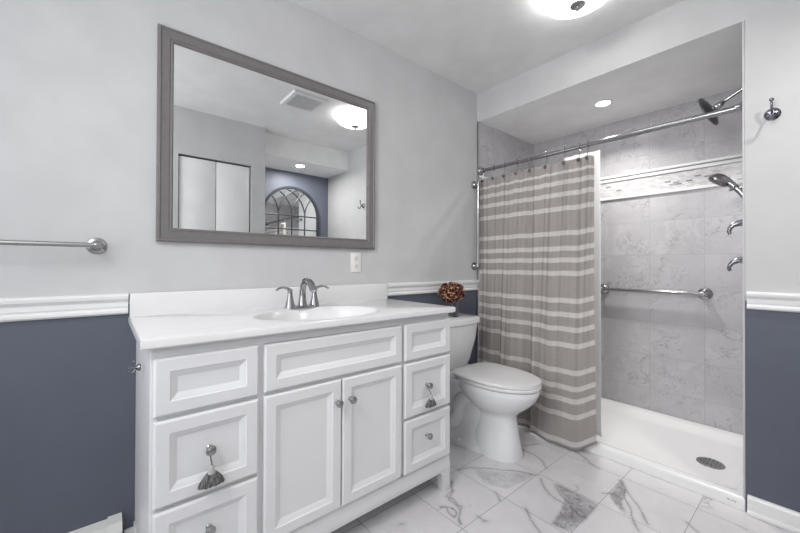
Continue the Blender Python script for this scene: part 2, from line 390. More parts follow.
# front wall behind the viewer, with an unseen window added to let fill light in
b = MB().box(0, .4, YF-.12, YF, 0, C).box(1.9, XH+.1, YF-.12, YF, 0, C).box(.4, 1.9, YF-.12, YF, 0, .8).box(.4, 1.9, YF-.12, YF, 2.1, C)
struct(b.build('wall_front', M['wall'], smooth=False))
b = MB().bbox(.34, .4, YF-.02, YF+.02, .74, 2.16).bbox(1.9, 1.96, YF-.02, YF+.02, .74, 2.16).bbox(.34, 1.96, YF-.02, YF+.02, 2.1, 2.16).bbox(.3, 2.0, YF-.04, YF+.05, .76, .8)
b.bbox(.4, 1.9, YF-.09, YF-.05, 1.43, 1.47).bbox(.4, .44, YF-.09, YF-.05, .8, 2.1).bbox(1.86, 1.9, YF-.09, YF-.05, .8, 2.1)
struct(b.build('window_added', M['trim']))  # frame of the added window, out of view, goes with the rear fill
# bifold closet doors
for i, (ya, yb) in enumerate(((DY0+.006, (DY0+DY1)/2-.004-.003), ((DY0+DY1)/2+.001-.003, DY1-.012))):
    d = struct(MB().bbox(XR+.012, XR+.042, ya, yb, .02, DZ-.016, .002).build('door_%d' % (i+1), M['trim']))
    MB().lathe((XR+.012, yb-.05 if i == 0 else ya+.05, .95), (-1, 0, 0), [(.006, 0), (.006, .012), (.014, .016), (.015, .024), (.009, .03)], 16).build('door_knob', M['nickel'], d)
struct(MB().box(XR+.045, XR+.10, DY0, DY1, DZ-.03, DZ).box(XR+.08, XR+.11, DY0, DY1, 0, DZ).build('trim_closet', M['dark'], smooth=False))

# chair rails and baseboards
def rail_prof(d, z0=.869, z1=.944):
    pr = [(0, 0), (.010, 0), (.017, .006), (.017, .014), (.010, .018), (.009, .022), (.013, .028), (.012, .044), (.016, .050), (.024, .056), (.026, .066), (.024, .073), (.018, .075), (0, .075)]
    return [Vector((d[0]*p, d[1]*p, z0+h)) for p, h in pr]
struct(MB().extrude(rail_prof((1, 0)), (.0, YF, 0), (.0, -2.047, 0)).build('trim_chair_rail_left', M['trim'], angle=25))
struct(MB().extrude(rail_prof((1, 0)), (.0, -.846, 0), (.0, -.004, 0)).build('trim_chair_rail_middle', M['trim'], angle=25))
struct(MB().extrude(rail_prof((0, -1)), (WD+.006, 0, 0), (XA, 0, 0)).build('trim_chair_rail_right', M['trim'], angle=25))
def base_prof(d): return [Vector((d[0]*p, d[1]*p, h)) for p, h in [(0, 0), (.024, 0), (.026, .006), (.024, .014), (.015, .020), (.014, .062), (.011, .070), (.006, .076), (0, .078)]]
struct(MB().extrude(base_prof((0, -1)), (WD+.006, 0, 0), (XA, 0, 0)).build('baseboard_back', M['trim'], angle=25))
struct(MB().extrude(base_prof((1, 0)), (0, -2.052, 0), (0, -.006, 0)).build('baseboard_left', M['trim'], angle=25))
struct(MB().extrude(base_prof((-1, 0)), (XR, YE, 0), (XR, DY0-.005, 0)).extrude(base_prof((-1, 0)), (XR, DY1+.005, 0), (XR, YC, 0)).build('baseboard_closet', M['trim'], angle=25))
struct(MB().extrude(base_prof((-1, 0)), (XA, YC, 0), (XA, -.03, 0)).build('baseboard_right', M['trim'], angle=25))
# tile edge trims at the shower opening
struct(MB().bbox(WD-.008, WD-.0005, -.002, .012, .06, S-.002, .002).build('trim_shower_right', M['wall']))
struct(MB().bbox(.0005, .010, -.003, .008, .06, S-.002, .002).build('trim_shower_left', M['nickel']))
# decorative border on the tile
struct(MB().box(.012, WD-.001, DP-.004, DP, 1.56, 1.67).box(.006, .010, .02, DP-.004, 1.56, 1.67).build('trim_mosaic_band', M['mosaic'], smooth=False))
b = MB()
for z0_, z1_, d in ((1.672, 1.694, .012), (1.700, 1.718, .016), (1.540, 1.560, .014)):
    b.bbox(.008, WD-.001, DP-d, DP-.0002, z0_, z1_, .004, 3); b.bbox(.0062, .006+d, .02, DP-.001, z0_, z1_, .004, 3)
struct(b.build('trim_mosaic_border', M['trim']))

# ------------------------------------------------------------ shower pan
R = thing('shower_pan', 'low white acrylic shower base filling the tiled alcove', 'shower base', (.72, .39, 0))
b = MB(); e = .002
def rr(xa, xb, ya, yb, z, r=.03, n=6):
    out = []
    for cx, cy, a in ((xb-r, yb-r, 0), (xa+r, yb-r, pi/2), (xa+r, ya+r, pi), (xb-r, ya+r, 1.5*pi)):
        out += [Vector((cx+r*cos(a+pi/2*k/n), cy+r*sin(a+pi/2*k/n), z)) for k in range(n+1)]
    return out
xa, xb, ya, yb = .008, WD-.001, .0, DP-.001
b.rings([rr(xa, xb, ya, yb, .0, .003), rr(xa, xb, ya, yb, .050, .003), rr(xa+.004, xb-.004, ya+.005, yb-.004, .056, .004), rr(xa+.03, xb-.02, ya+.035, yb-.05, .056, .03),
         rr(xa+.045, xb-.034, ya+.055, yb-.07, .050, .04), rr(xa+.06, xb-.048, ya+.075, yb-.10, .026, .05), rr(xa+.09, xb-.06, ya+.12, yb-.14, .021, .06), rr(1.20, 1.325, .28, .40, .016, .05)], cap0=True, cap1=True)
b.build('basin', M['pan'], R, angle=40)
b = MB()
for k in range(6):
    xx = 1.372+k*.006; b.box(xx, xx+.004, -.0012, -.0001, .024+.003*(k % 2), .031-.002*(k % 3))
b.build('maker_mark', M['nickel'], R, smooth=False)
D = thing('floor_drain', 'round dark metal strainer set in the white shower base', 'drain', (1.262, .335, .016))
MB().lathe((1.262, .335, .0165), (0, 0, 1), [(.058, 0), (.058, .003), (.052, .0055), (.02, .0065), (.001, .0066)], 32).build('rim', M['nickel'], D)
b = MB()
for r_, n_ in ((.014, 6), (.027, 10), (.040, 14)):
    for k in range(n_): b.lathe((1.262+r_*cos(2*pi*k/n_), .335+r_*sin(2*pi*k/n_), .0215), (0, 0, 1), [(.0034, 0), (.0034, .0018)], 8)
b.build('strainer_holes', M['dark'], D)

# ------------------------------------------------------------ rod, curtain, liner, rings
RY, RZ = .035, 1.752
R = thing('shower_curtain_rod', 'long chrome tension rod across the shower opening', 'curtain rod', (.72, RY, RZ))
b = MB().tube([(.02, RY, RZ), (1.41, RY, RZ)], .0125, 20).tube([(.9, RY, RZ), (1.41, RY, RZ)], .0140, 20); b.build('pole', M['rod'], R)
for xx, dx in ((.0065, 1), (WD-.0005, -1)):
    MB().lathe((xx, RY, RZ), (dx, 0, 0), [(.030, 0), (.030, .004), (.026, .010), (.019, .016), (.017, .030), (.0155, .034)], 24).build('flange', M['chrome'], R)

def lerp(a, b_, t): return a+(b_-a)*t
def pw(x, pts):
    for (xa, ya), (xb, yb) in zip(pts, pts[1:]):
        if x <= xb:
            t = (x-xa)/(xb-xa); t = t*t*(3-2*t); return ya+(yb-ya)*t
    return pts[-1][1]
RX = [.032, .125, .215, .312, .412, .520, .636, .724, .771]
fold = [(0, .025), (.06, .03), (.15, .025), (.20, .02), (.235, -.030), (.30, -.042), (.36, -.030), (.41, .012), (.435, .006), (.475, -.050), (.56, -.070), (.66, -.074), (.76, -.062), (.84, -.022)]
b = MB(); NX, NZ = 260, 110; ZT = 1.692
UV = []
for j in range(NZ+1):
    t = j/NZ                                  # 0 top, 1 bottom
    for i in range(NX+1):
        u = i/NX; x = .014+u*(.793+.040*t)
        h = t**.8
        y = lerp(.030, -.020, min(1, t*1.15))
        y += pw(x, fold)*h*.95
        # small pleats between the rings near the top, fading down
        ph = 0
        for a, c in zip([.0]+RX, RX+[.84]):
            if a <= x <= c: ph = (x-a)/(c-a)
        y += -.020*sin(pi*ph)*(1-t)**1.3*(1 if x < .80 else .3)
        y += .0055*sin(x*80+1.6*sin(x*13))*(1-.8*t)+.003*sin(x*170+2)*(1-t*.9)
        y += .009*sin(x*27+.8)*sin(pi*min(1, t*1.25))
        sag = -.012*sin(pi*ph)*(1-t)**6
        zb = .012+.045*max(0, (x-.72)/.10)**1.5+.004*sin(x*40)
        z = lerp(ZT+sag, zb, t)
        if z < .10: y = min(y, -.012)
        y = min(y, .050)
        b.v.append((x, y, z)); UV.append((u*1.5, lerp(ZT, .02, t)))
for j in range(NZ):
    for i in range(NX):
        a = j*(NX+1)+i; b.f.append((a, a+1, a+NX+2, a+NX+1)); b.mi.append(0)
cu = b.build('shower_curtain', M['curtain'], loc=(.42, 0, 0), angle=180)
ul = cu.data.uv_layers.new(name='UVMap'); li = np.zeros(len(cu.data.loops), np.int32); cu.data.loops.foreach_get('vertex_index', li)
ul.data.foreach_set('uv', np.array(UV, np.float32)[li].ravel())
sm = cu.modifiers.new('thickness', 'SOLIDIFY'); sm.thickness = .0012
tag(cu, 'taupe fabric shower curtain with pale horizontal stripes, hanging in pleats', 'shower curtain')
b = MB(); NX, NZ = 90, 40
for j in range(NZ+1):
    t = j/NZ
    for i in range(NX+1):
        u = i/NX; x = .62+u*(.212-.012*t)
        y = lerp(.050, .095, t**.8)+.006*sin(x*42)*(.6+t)+.003*sin(x*97)
        z = lerp(1.712, .062, t)
        b.v.append((x, y, z))
for j in range(NZ):
    for i in range(NX): a = j*(NX+1)+i; b.f.append((a, a+1, a+NX+2, a+NX+1)); b.mi.append(0)
ln = b.build('shower_curtain_liner', M['liner'], loc=(.6, .08, 0), angle=180); sm = ln.modifiers.new('thickness', 'SOLIDIFY'); sm.thickness = .0008
tag(ln, 'plain white shower liner showing as a strip behind the striped curtain', 'shower liner')

KIDS = []
pos_words = ['nearest the vanity wall, at the left end of the curtain', 'second from the left end of the rod', 'third from the left end of the rod', 'fourth from the left end of the rod', 'middle one of the nine on the rod', 'fourth from the free right edge of the curtain', 'third from the free right edge of the curtain', 'next to last before the free right edge of the curtain', 'last one at the free right edge of the curtain']
r0 = thing('curtain_ring', '', 'curtain ring', (RX[0], RY, RZ-.07))
wire = [Vector((RX[0], RY+.019*sin(a), RZ+.0+.019*cos(a))) for a in [x_*pi/12 for x_ in range(-13, 13)]]
wire = wire[2:]+[Vector((RX[0], RY-.004, RZ-.04)), Vector((RX[0], RY-.012, RZ-.070)), Vector((RX[0], RY-.016, RZ-.082)), Vector((RX[0], RY-.026, RZ-.076))]
KIDS.append(MB().tube(wire, .0018, 8).sphere((RX[0], RY+.0, RZ+.0235), .0045, 10, 8).build('hook_wire', M['chrome'], r0))
KIDS.append(MB().torus((RX[0], RY-.020, RZ-.079), (0, 1, .15), .0085, .0028, 20, 8).build('grommet', M['darkmetal'], r0))
for i, xx in enumerate(RX):
    r = r0 if i == 0 else copy_tree(r0)
    r.location = (xx, RY, RZ-.07); r['label'] = 'chrome shower curtain ring, ' + pos_words[i]; r['group'] = 'rings holding the shower curtain'

# ------------------------------------------------------------ grab bars, towel bar, hooks
def flange(c, d, post, r=.036): return [(r, 0), (r, .003), (r*.92, .008), (r*.62, .012), (r*.50, .018), (r*.42, .024), (r*.36, post)]
def bar(name, label, cat, a, b_, n, post, rad=.0125, fr=.036, mat='chrome', rootloc=None):
    a = Vector(a); b_ = Vector(b_); n = Vector(n)
    R = thing(name, label, cat, rootloc or tuple((a+b_)/2))
    t = (b_-a).normalized()
    MB().tube([a+n*post-t*.006, b_+n*post+t*.006], rad, 18).build('bar', M[mat], R)
    for p, sgn in ((a, -1), (b_, 1)):
        f = MB().lathe(p, n, flange(p, n, post+.004, fr), 26)
        f.sphere(p+n*post, rad*1.45, 16, 12); f.lathe(p+n*post, t*sgn, [(rad*1.25, -.012), (rad*1.4, .0), (rad*1.1, .016), (rad*.5, .021)], 18)
        f.build('flange', M[mat], R)
    return R
bar('grab_bar', 'horizontal chrome grab bar on the tiled shower back wall', 'grab bar', (.582, DP, .878), (1.168, DP, .878), (0, -1, 0), .05, .0125, .038)
bar('grab_bar', 'vertical chrome grab bar on the pale wall left of the curtain', 'grab bar', (0, -.036, 1.046), (0, -.036, 1.640), (1, 0, 0), .040, .0095, .030)
bar('towel_bar', 'chrome towel bar on the pale wall left of the mirror', 'towel bar', (0, -2.72, 1.115), (0, -2.137, 1.115), (1, 0, 0), .062, .0080, .029, 'nickel')

def robe_hook(name, label, c, n, sc=1.0):
    R = thing(name, label, 'hook', c); c = Vector(c); n = Vector(n)
    MB().lathe(c, n, [(.024*sc, 0), (.024*sc, .003), (.020*sc, .008), (.010*sc, .012), (.008*sc, .03)], 24).build('back_plate', M['bronze'], R)
    z = Vector((0, 0, 1))
    up = [c+n*.026*sc, c+n*.036*sc+z*.012*sc, c+n*.040*sc+z*.030*sc, c+n*.040*sc+z*.046*sc]
    dn = [c+n*.026*sc, c+n*.034*sc-z*.014*sc, c+n*.044*sc-z*.034*sc, c+n*.058*sc-z*.034*sc, c+n*.064*sc-z*.022*sc]
    MB().tube(up, .0042*sc, 10).sphere(up[-1], .0075*sc, 12, 8).build('upper_prong', M['bronze'], R)
    MB().tube(dn, .0042*sc, 10).sphere(dn[-1], .0075*sc, 12, 8).build('lower_prong', M['bronze'], R)
robe_hook('robe_hook', 'chrome robe hook on the pale wall right of the shower', (1.513, 0, 1.680), (0, -1, 0), 1.05)
robe_hook('robe_hook', 'small chrome towel hook on the white left side of the vanity', (.33, -2.030, .742), (0, -1, 0), .42)

# ------------------------------------------------------------ shower fittings on the right shower wall
XS = WD
R = thing('rain_shower_head', 'dark chrome round shower head on a bent arm above the rod', 'shower head', (XS, .36, 1.90))
hc = Vector((1.262, .36, 1.882)); nrm = Vector((-.93, .17, -.33)).normalized()
arm = [Vector((XS-.0, .36, 1.955)), Vector((1.40, .36, 1.958)), Vector((1.375, .36, 1.945)), Vector((1.34, .36, 1.925)), Vector((1.315, .36, 1.912))]
MB().tube(arm, .0085, 14).build('arm', M['chrome'], R)
MB().lathe((XS, .36, 1.955), (-1, 0, 0), [(.030, 0), (.028, .006), (.012, .012)], 24).build('flange', M['chrome'], R)
j0 = hc-nrm*.040
MB().sphere(j0-nrm*-.0, .017, 16, 12).tube([arm[-1], j0], .010, 14).lathe(j0, nrm, [(.014, 0), (.018, .006), (.018, .016), (.013, .022), (.013, .036)], 20).build('swivel_joint', M['chrome'], R)
MB().lathe(hc, nrm, [(.013, -.012), (.032, -.008), (.066, .000), (.083, .006), (.085, .011), (.083, .013)], 40).build('head', M['darkmetal'], R)
b = MB().lathe(hc+nrm*.0132, nrm, [(.080, 0), (.080, .001)], 36)
t1 = nrm.orthogonal().normalized(); t2 = nrm.cross(t1)
for r_, n_ in ((.02, 6), (.045, 12), (.062, 18), (.076, 24)):
    for k in range(n_): b.lathe(hc+nrm*.014+t1*r_*cos(2*pi*k/n_)+t2*r_*sin(2*pi*k/n_), nrm, [(.003, 0), (.002, .003)], 6)
b.build('spray_face', M['nickel'], R)

R = thing('hand_shower', 'chrome handheld shower head tilted in its wall bracket', 'shower head', (XS, .36, 1.45))
hc = Vector((1.295, .36, 1.500)); nrm = Vector((-.55, -.15, -.82)).normalized(); ax = Vector((.80, .0, -.60)).normalized()
MB().lathe(hc, nrm, [(.010, -.034), (.030, -.028), (.044, -.014), (.050, .004), (.048, .010)], 28).build('head', M['chrome'], R)
b = MB().lathe(hc+nrm*.010, nrm, [(.044, 0), (.044, .0015)], 28)
t1 = nrm.orthogonal().normalized(); t2 = nrm.cross(t1)
for r_, n_ in ((.012, 6), (.028, 12), (.038, 16)):
    for k in range(n_): b.lathe(hc+nrm*.0112+t1*r_*cos(2*pi*k/n_)+t2*r_*sin(2*pi*k/n_), nrm, [(.0025, 0), (.002, .003)], 6)
b.build('spray_face', M['darkmetal'], R)
MB().tube([hc-nrm*.012+ax*.02, hc-nrm*.006+ax*.06, hc+ax*.10-Vector((0, 0, .01)), hc+ax*.13-Vector((0, 0, .035)), hc+ax*.135-Vector((0, 0, .09))], [.022, .016, .013, .012, .010], 16).build('handle', M['chrome'], R)
br = Vector((1.352, .36, 1.452))
MB().tube([br, (XS-.001, .36, 1.452)], .008, 12).lathe((XS, .36, 1.452), (-1, 0, 0), [(.026, 0), (.024, .006), (.012, .012)], 20).torus(br+Vector((.0, 0, 0)), (.5, 0, -.8), .018, .005).build('bracket', M['chrome'], R)
e = hc+ax*.135-Vector((0, 0, .09))
MB().tube([e, e+Vector((.01, .01, -.10)), (1.405, .40, 1.25), (1.40, .43, 1.0), (1.41, .44, .85), (1.418, .44, .80)], .006, 10).build('hose', M['nickel'], R)
for zc, lab in ((1.270, 'upper chrome lever valve on the shower side wall'), (1.083, 'lower chrome lever valve on the shower side wall')):
    R = thing('shower_valve', lab, 'shower valve', (XS, .34, zc), 'lever valves on the shower side wall')
    MB().lathe((XS, .34, zc), (-1, 0, 0), [(.038, 0), (.037, .005), (.020, .012), (.017, .03), (.015, .04)], 28).build('escutcheon', M['chrome'], R)
    p = [Vector((XS-.035, .34, zc)), Vector((XS-.060, .34, zc-.002)), Vector((XS-.078, .335, zc-.010)), Vector((XS-.090, .33, zc-.026)), Vector((XS-.094, .33, zc-.044)), Vector((XS-.088, .33, zc-.056))]
    MB().tube(p, [.019, .015, .012, .0095, .008, .0075], 14).build('lever', M['bronze'], R)

# ------------------------------------------------------------ vanity
YL, YR, XF = -2.022, -.869, .512
V = thing('vanity_cabinet', 'white bathroom vanity cabinet with raised-panel doors and seven drawers', 'vanity', (.27, -1.455, 0))
b = MB(); ZT_ = .8285
b.box(.002, XF-.02, YL, YL+.018, .0, ZT_).box(.002, XF-.02, YR-.018, YR, .0, ZT_)
b.box(.002, .012, YL+.018, YR-.018, .10, ZT_)
b.box(.012, XF-.02, YL+.018, YR-.018, .105, .12)
b.build('carcass', M['vanity'], V, smooth=False)
b = MB()      # face frame
def slab(y0_, y1_, z0_, z1_): b.bbox(XF-.02, XF, y0_, y1_, z0_, z1_, .0015, 1)
slab(YL, YR, .800, ZT_); slab(YL, YL+.018, .0, .80); slab(YR-.018, YR, .0, .80)
slab(-1.748, -1.724, .13, .80); slab(-1.172, -1.150, .13, .80)
slab(-1.724, -1.172, .634, .650); slab(YL+.018, YR-.018, .13, .178)
slab(YL+.018, -1.748, .392, .411); slab(YL+.018, -1.748, .632, .650); slab(-1.150, YR-.018, .392, .411); slab(-1.150, YR-.018, .632, .650)
b.build('face_frame', M['vanity'], V)
# moulded base rail with legs
b = MB()
pr = [(-.02, .098), (.006, .098), (.008, .104), (.008, .130), (.004, .142), (.004, .158), (-.001, .166), (-.02, .166)]
b.extrude([Vector((XF+p, 0, h)) for p, h in pr], (0, YL-.004, 0), (0, YR+.004, 0))
b.build('base_rail', M['vanity'], V, angle=25)
for ya_, s_ in ((YL-.004, 1), (YR+.004, -1)):
    b = MB(); rs_ = []
    for z_, w_ in ((.0, .034), (.012, .036), (.05, .042), (.085, .05), (.098, .066)):
        y2 = ya_+s_*w_; rs_.append([Vector((XF+.007, ya_, z_)), Vector((XF+.007, y2, z_)), Vector((XF-.034, y2, z_)), Vector((XF-.034, ya_, z_))])
    b.rings(rs_); b.build('leg', M['vanity'], V, angle=25)
    b = MB().box(.004, .05, min(ya_, ya_+s_*.04), max(ya_, ya_+s_*.04), .0, .098); b.build('leg', M['vanity'], V, smooth=False)
def panel(name, y0_, y1_, z0_, z1_, fw=.036, knob=None, tass=False):
    pr = [(0, XF+.001), (0, XF+.012), (.004, XF+.017), (.006, XF+.018), (fw, XF+.018), (fw+.003, XF+.015), (fw+.007, XF+.0135), (fw+.016, XF+.008), (fw+.019, XF+.0065)]
    o = MB().rings([[Vector((x_, y0_+i_, z0_+i_)), Vector((x_, y1_-i_, z0_+i_)), Vector((x_, y1_-i_, z1_-i_)), Vector((x_, y0_+i_, z1_-i_))] for i_, x_ in pr]).build(name, M['vanity'], V, angle=18)
    if knob:
        ky, kz = knob; kx = XF+.0065 if name == 'drawer' else XF+.018
        kk = MB().lathe((kx, ky, kz), (1, 0, 0), [(.008, 0), (.008, .002), (.005, .005), (.005, .013), (.009, .017), (.0132, .021), (.014, .025), (.0125, .029), (.008, .031), (.0075, .033), (.002, .034)], 24)
        kk.torus((kx+.0285, ky, kz), (1, 0, 0), .0105, .0017, 24, 6)
        kk.build('knob', M['nickel'], o)
    return o
cols = ((-2.016, -1.747), (-1.152, -.873))
for ci, (ya_, yb_) in enumerate(cols):
    panel('drawer', ya_, yb_, .648, .802)
    km = -1.882 if ci == 0 else -1.018
    panel('drawer', ya_, yb_, .408, .636, knob=(km, .528 if ci == 0 else .524))
    panel('drawer', ya_, yb_, .174, .396, knob=(km, .303))
panel('drawer', -1.730, -1.168, .650, .800)
panel('door', -1.730, -1.4535, .176, .638, knob=(-1.476, .562))
panel('door', -1.4495, -1.168, .176, .638, knob=(-1.420, .562))

# countertop with integral oval basin
R = thing('countertop', 'glossy white vanity countertop with integral sink and backsplash', 'countertop', (.28, -1.453, .832))
TX, TY0, TY1, TZ = .545, -2.046, -.857, .858
sx, sy, sc = .185, .255, (.335, -1.44)
N = 64; e = .010
b = MB()
def rect_ring(xa, xb, ya, yb, z, n=N):
    out = []
    for k in range(n):
        a = 2*pi*(k+.5)/n; dx, dy = cos(a), sin(a); cx_, cy_ = sc
        t = min([((xb-cx_)/dx if dx > 0 else (xa-cx_)/dx) if abs(dx) > 1e-9 else 9, ((yb-cy_)/dy if dy > 0 else (ya-cy_)/dy) if abs(dy) > 1e-9 else 9])
        out.append(Vector((cx_+dx*t, cy_+dy*t, z)))
    # snap nearest vertices to corners
    for X in (xa, xb):
        for Y in (ya, yb):
            k = min(range(n), key=lambda q_: (out[q_].x-X)**2+(out[q_].y-Y)**2); out[k] = Vector((X, Y, z))
    return out
def oval(f, z, n=N, fx=1.): return [Vector((sc[0]+sx*f*fx*cos(2*pi*(k+.5)/n), sc[1]+sy*f*sin(2*pi*(k+.5)/n), z)) for k in range(n)]
prof = [rect_ring(.002, TX-.02, TY0+.02, TY1-.02, TZ-.026), rect_ring(.002, TX-.004, TY0+.004, TY1-.004, TZ-.026), rect_ring(.002, TX, TY0, TY1, TZ-.022), rect_ring(.002, TX, TY0, TY1, TZ-.006), rect_ring(.002, TX-.002, TY0+.002, TY1-.002, TZ-.0015), rect_ring(.002, TX-.006, TY0+.006, TY1-.006, TZ),
        oval(1.05, TZ), oval(1.02, TZ+.0008), oval(1.0, TZ-.001), oval(.975, TZ-.008), oval(.93, TZ-.03), oval(.84, TZ-.075), oval(.66, TZ-.11), oval(.4, TZ-.128), oval(.12, TZ-.133)]
b.rings(prof, cap0=False, cap1=True)
b.build('top', M['counter'], R, angle=40)
b = MB().bbox(.002, .022, TY0+.003, -.850, TZ-.004, .944, .004, 3); b.build('backsplash', M['counter'], R)
b = MB().lathe((sc[0], sc[1], TZ-.134), (0, 0, 1), [(.022, 0), (.022, .003), (.014, .004)], 20); b.build('drain_ring', M['chrome'], R)
for dy in (-.035, .012, .04): MB().bbox(sc[0]-.157, sc[0]-.151, sc[1]-.006+dy, sc[1]+.004+dy, TZ-.068, TZ-.061, .001, 1).build('overflow_slot', M['nickel'], R)

# faucet
R = thing('faucet', 'chrome two-handle bathroom faucet behind the sink', 'faucet', (.115, -1.428, TZ))
fx_, fy_ = .138, -1.428
MB().rings([[Vector((fx_+(.026*s_)*cos(2*pi*k/32), fy_+(.082*s_ if abs(cos(2*pi*k/32)) < 2 else 0)*sin(2*pi*k/32), TZ+h_)) for k in range(32)] for s_, h_ in ((1, 0), (1, .005), (.95, .009), (.8, .011))]).build('deck_plate', M['chrome'], R)
path = [(fx_, fy_, TZ+.005), (fx_, fy_, TZ+.04), (fx_+.001, fy_, TZ+.075), (fx_+.010, fy_, TZ+.103), (fx_+.030, fy_, TZ+.121), (fx_+.056, fy_, TZ+.124), (fx_+.082, fy_, TZ+.113), (fx_+.102, fy_, TZ+.094), (fx_+.112, fy_, TZ+.080)]
MB().tube(path, [(.021, .021), (.016, .016), (.0135, .014), (.013, .014), (.013, .015), (.012, .0165), (.010, .017), (.009, .0165), (.009, .016)], 20, flat=(1, 0, .3)).build('spout', M['chrome'], R)
for s_, in ((-1,), (1,)):
    hy = fy_+s_*.058
    h = MB().lathe((fx_, hy, TZ+.003), (0, 0, 1), [(.024, 0), (.022, .010), (.015, .035), (.011, .058), (.0105, .070), (.012, .078), (.008, .084)], 24).build('handle', M['chrome'], R)
    p = [Vector((fx_, hy, TZ+.080)), Vector((fx_+.004, hy+s_*.015, TZ+.090)), Vector((fx_+.008, hy+s_*.034, TZ+.094)), Vector((fx_+.010, hy+s_*.052, TZ+.091)), Vector((fx_+.010, hy+s_*.066, TZ+.083))]
    MB().tube(p, [(.010, .008), (.010, .006), (.0105, .005), (.010, .0045), (.007, .004)], 16, flat=(1, 0, 0)).build('lever', M['chrome'], h)

# tassels hanging from drawer knobs
def tassel(label, y, z, sc_=1.0):
    x = XF+.0065+.014
    R = thing('tassel', label, 'tassel', (x, y, z))
    x2 = x+.020
    MB().torus((x, y, z-.002), (1, 0, 0), .0085, .0014, 18, 6).tube([(x, y, z-.010), (x+.008, y, z-.022), (x2-.006, y+.001, z-.028*sc_), (x2-.006, y, z-.036*sc_)], .0018, 8).build('cord', M['tassel'], R)
    MB().lathe((x2-.006, y, z-.032*sc_), (0, 0, -1), [(.003, 0), (.007, .004), (.009*sc_, .014), (.011*sc_, .022)], 16).build('cap', M['tasselcap'], R)
    b = MB(); n = 40; top = z-.051*sc_
    rs_ = []
    for f_, h_ in ((.011, 0), (.018, .008), (.027, .020), (.033, .032), (.031, .035), (.004, .031)):
        rs_.append([Vector((x2-.006+.42*f_*sc_*cos(2*pi*k/n)*(1+.10*(k % 2)), y+f_*sc_*sin(2*pi*k/n)*(1+.06*(k % 2)), top-h_*sc_-(.004*((k*7) % 5)/5 if h_ > .03 else 0))) for k in range(n)])
    b.rings(rs_); b.build('skirt', M['tassel'], R, angle=60)
tassel('large grey tassel hanging on the left middle drawer knob', -1.882, .522, 1.0)
tassel('smaller grey tassel hanging on the right middle drawer knob', -1.018, .518, .92)

# ------------------------------------------------------------ wall mirror over the vanity
MY0, MY1, MZ0, MZ1 = -1.9645, -.9422, 1.139, 1.971
R = thing('wall_mirror', 'large rectangular mirror in a dull pewter frame above the vanity', 'mirror', (0, -1.453, MZ0))
pr = [(0, .001), (0, .020), (.004, .025), (.010, .026), (.013, .022), (.040, .019), (.043, .016), (.046, .018), (.050, .018), (.054, .012), (.055, .008)]
b = MB(); b.rings([[Vector((x_, MY0+i_, MZ0+i_)), Vector((x_, MY1-i_, MZ0+i_)), Vector((x_, MY1-i_, MZ1-i_)), Vector((x_, MY0+i_, MZ1-i_))] for i_, x_ in pr], cap0=True, cap1=False)
b.build('frame', M['frame'], R, angle=18)
i_ = .052; g = .014
MB().rings([[Vector((x_, MY0+k_, MZ0+k_)), Vector((x_, MY1-k_, MZ0+k_)), Vector((x_, MY1-k_, MZ1-k_)), Vector((x_, MY0+k_, MZ1-k_))] for k_, x_ in ((i_, .006), (i_, .0108), )]).build('glass', M['mirror'], R, smooth=False)

# outlet
R = thing('wall_outlet', 'white duplex wall outlet below the mirror', 'outlet', (0, -1.057, 1.065))
MB().bbox(.0, .005, -1.090, -1.024, 1.012, 1.118, .002, 2).build('cover_plate', M['plastic'], R)
for zc in (1.088, 1.044):
    f = MB().bbox(.004, .0065, -1.073, -1.041, zc-.014, zc+.014, .001, 2).build('socket', M['plastic'], R)
    MB().box(.006, .0070, -1.064, -1.0615, zc-.001, zc+.008).box(.006, .0070, -1.0525, -1.050, zc-.001, zc+.008).lathe((.006, -1.057, zc-.007), (1, 0, 0), [(.0028, 0), (.0028, .001)], 10).build('slots', M['dark'], f, smooth=False)

# baseboard heater at far left
R = thing('baseboard_heater', 'off-white baseboard heater on the floor by the blue wall', 'heater', (.03, -2.6, 0))
pr = [(.0, .03), (.050, .03), (.052, .05), (.052, .106), (.040, .132), (.0, .140)]
MB().extrude([Vector((.001+p, 0, h)) for p, h in pr], (0, YF+.05, 0), (0, -2.10, 0)).build('cover', M['heater'], R, angle=25)
pr2 = [(.0, .0), (.056, .0), (.057, .112), (.043, .138), (.0, .146)]
MB().extrude([Vector((.001+p, 0, h)) for p, h in pr2], (0, -2.10, 0), (0, -2.060, 0)).build('end_cap', M['heater'], R, angle=25)
MB().box(.052, .0545, YF+.06, -2.11, .096, .100).build('air_slot', M['dark'], R, smooth=False)

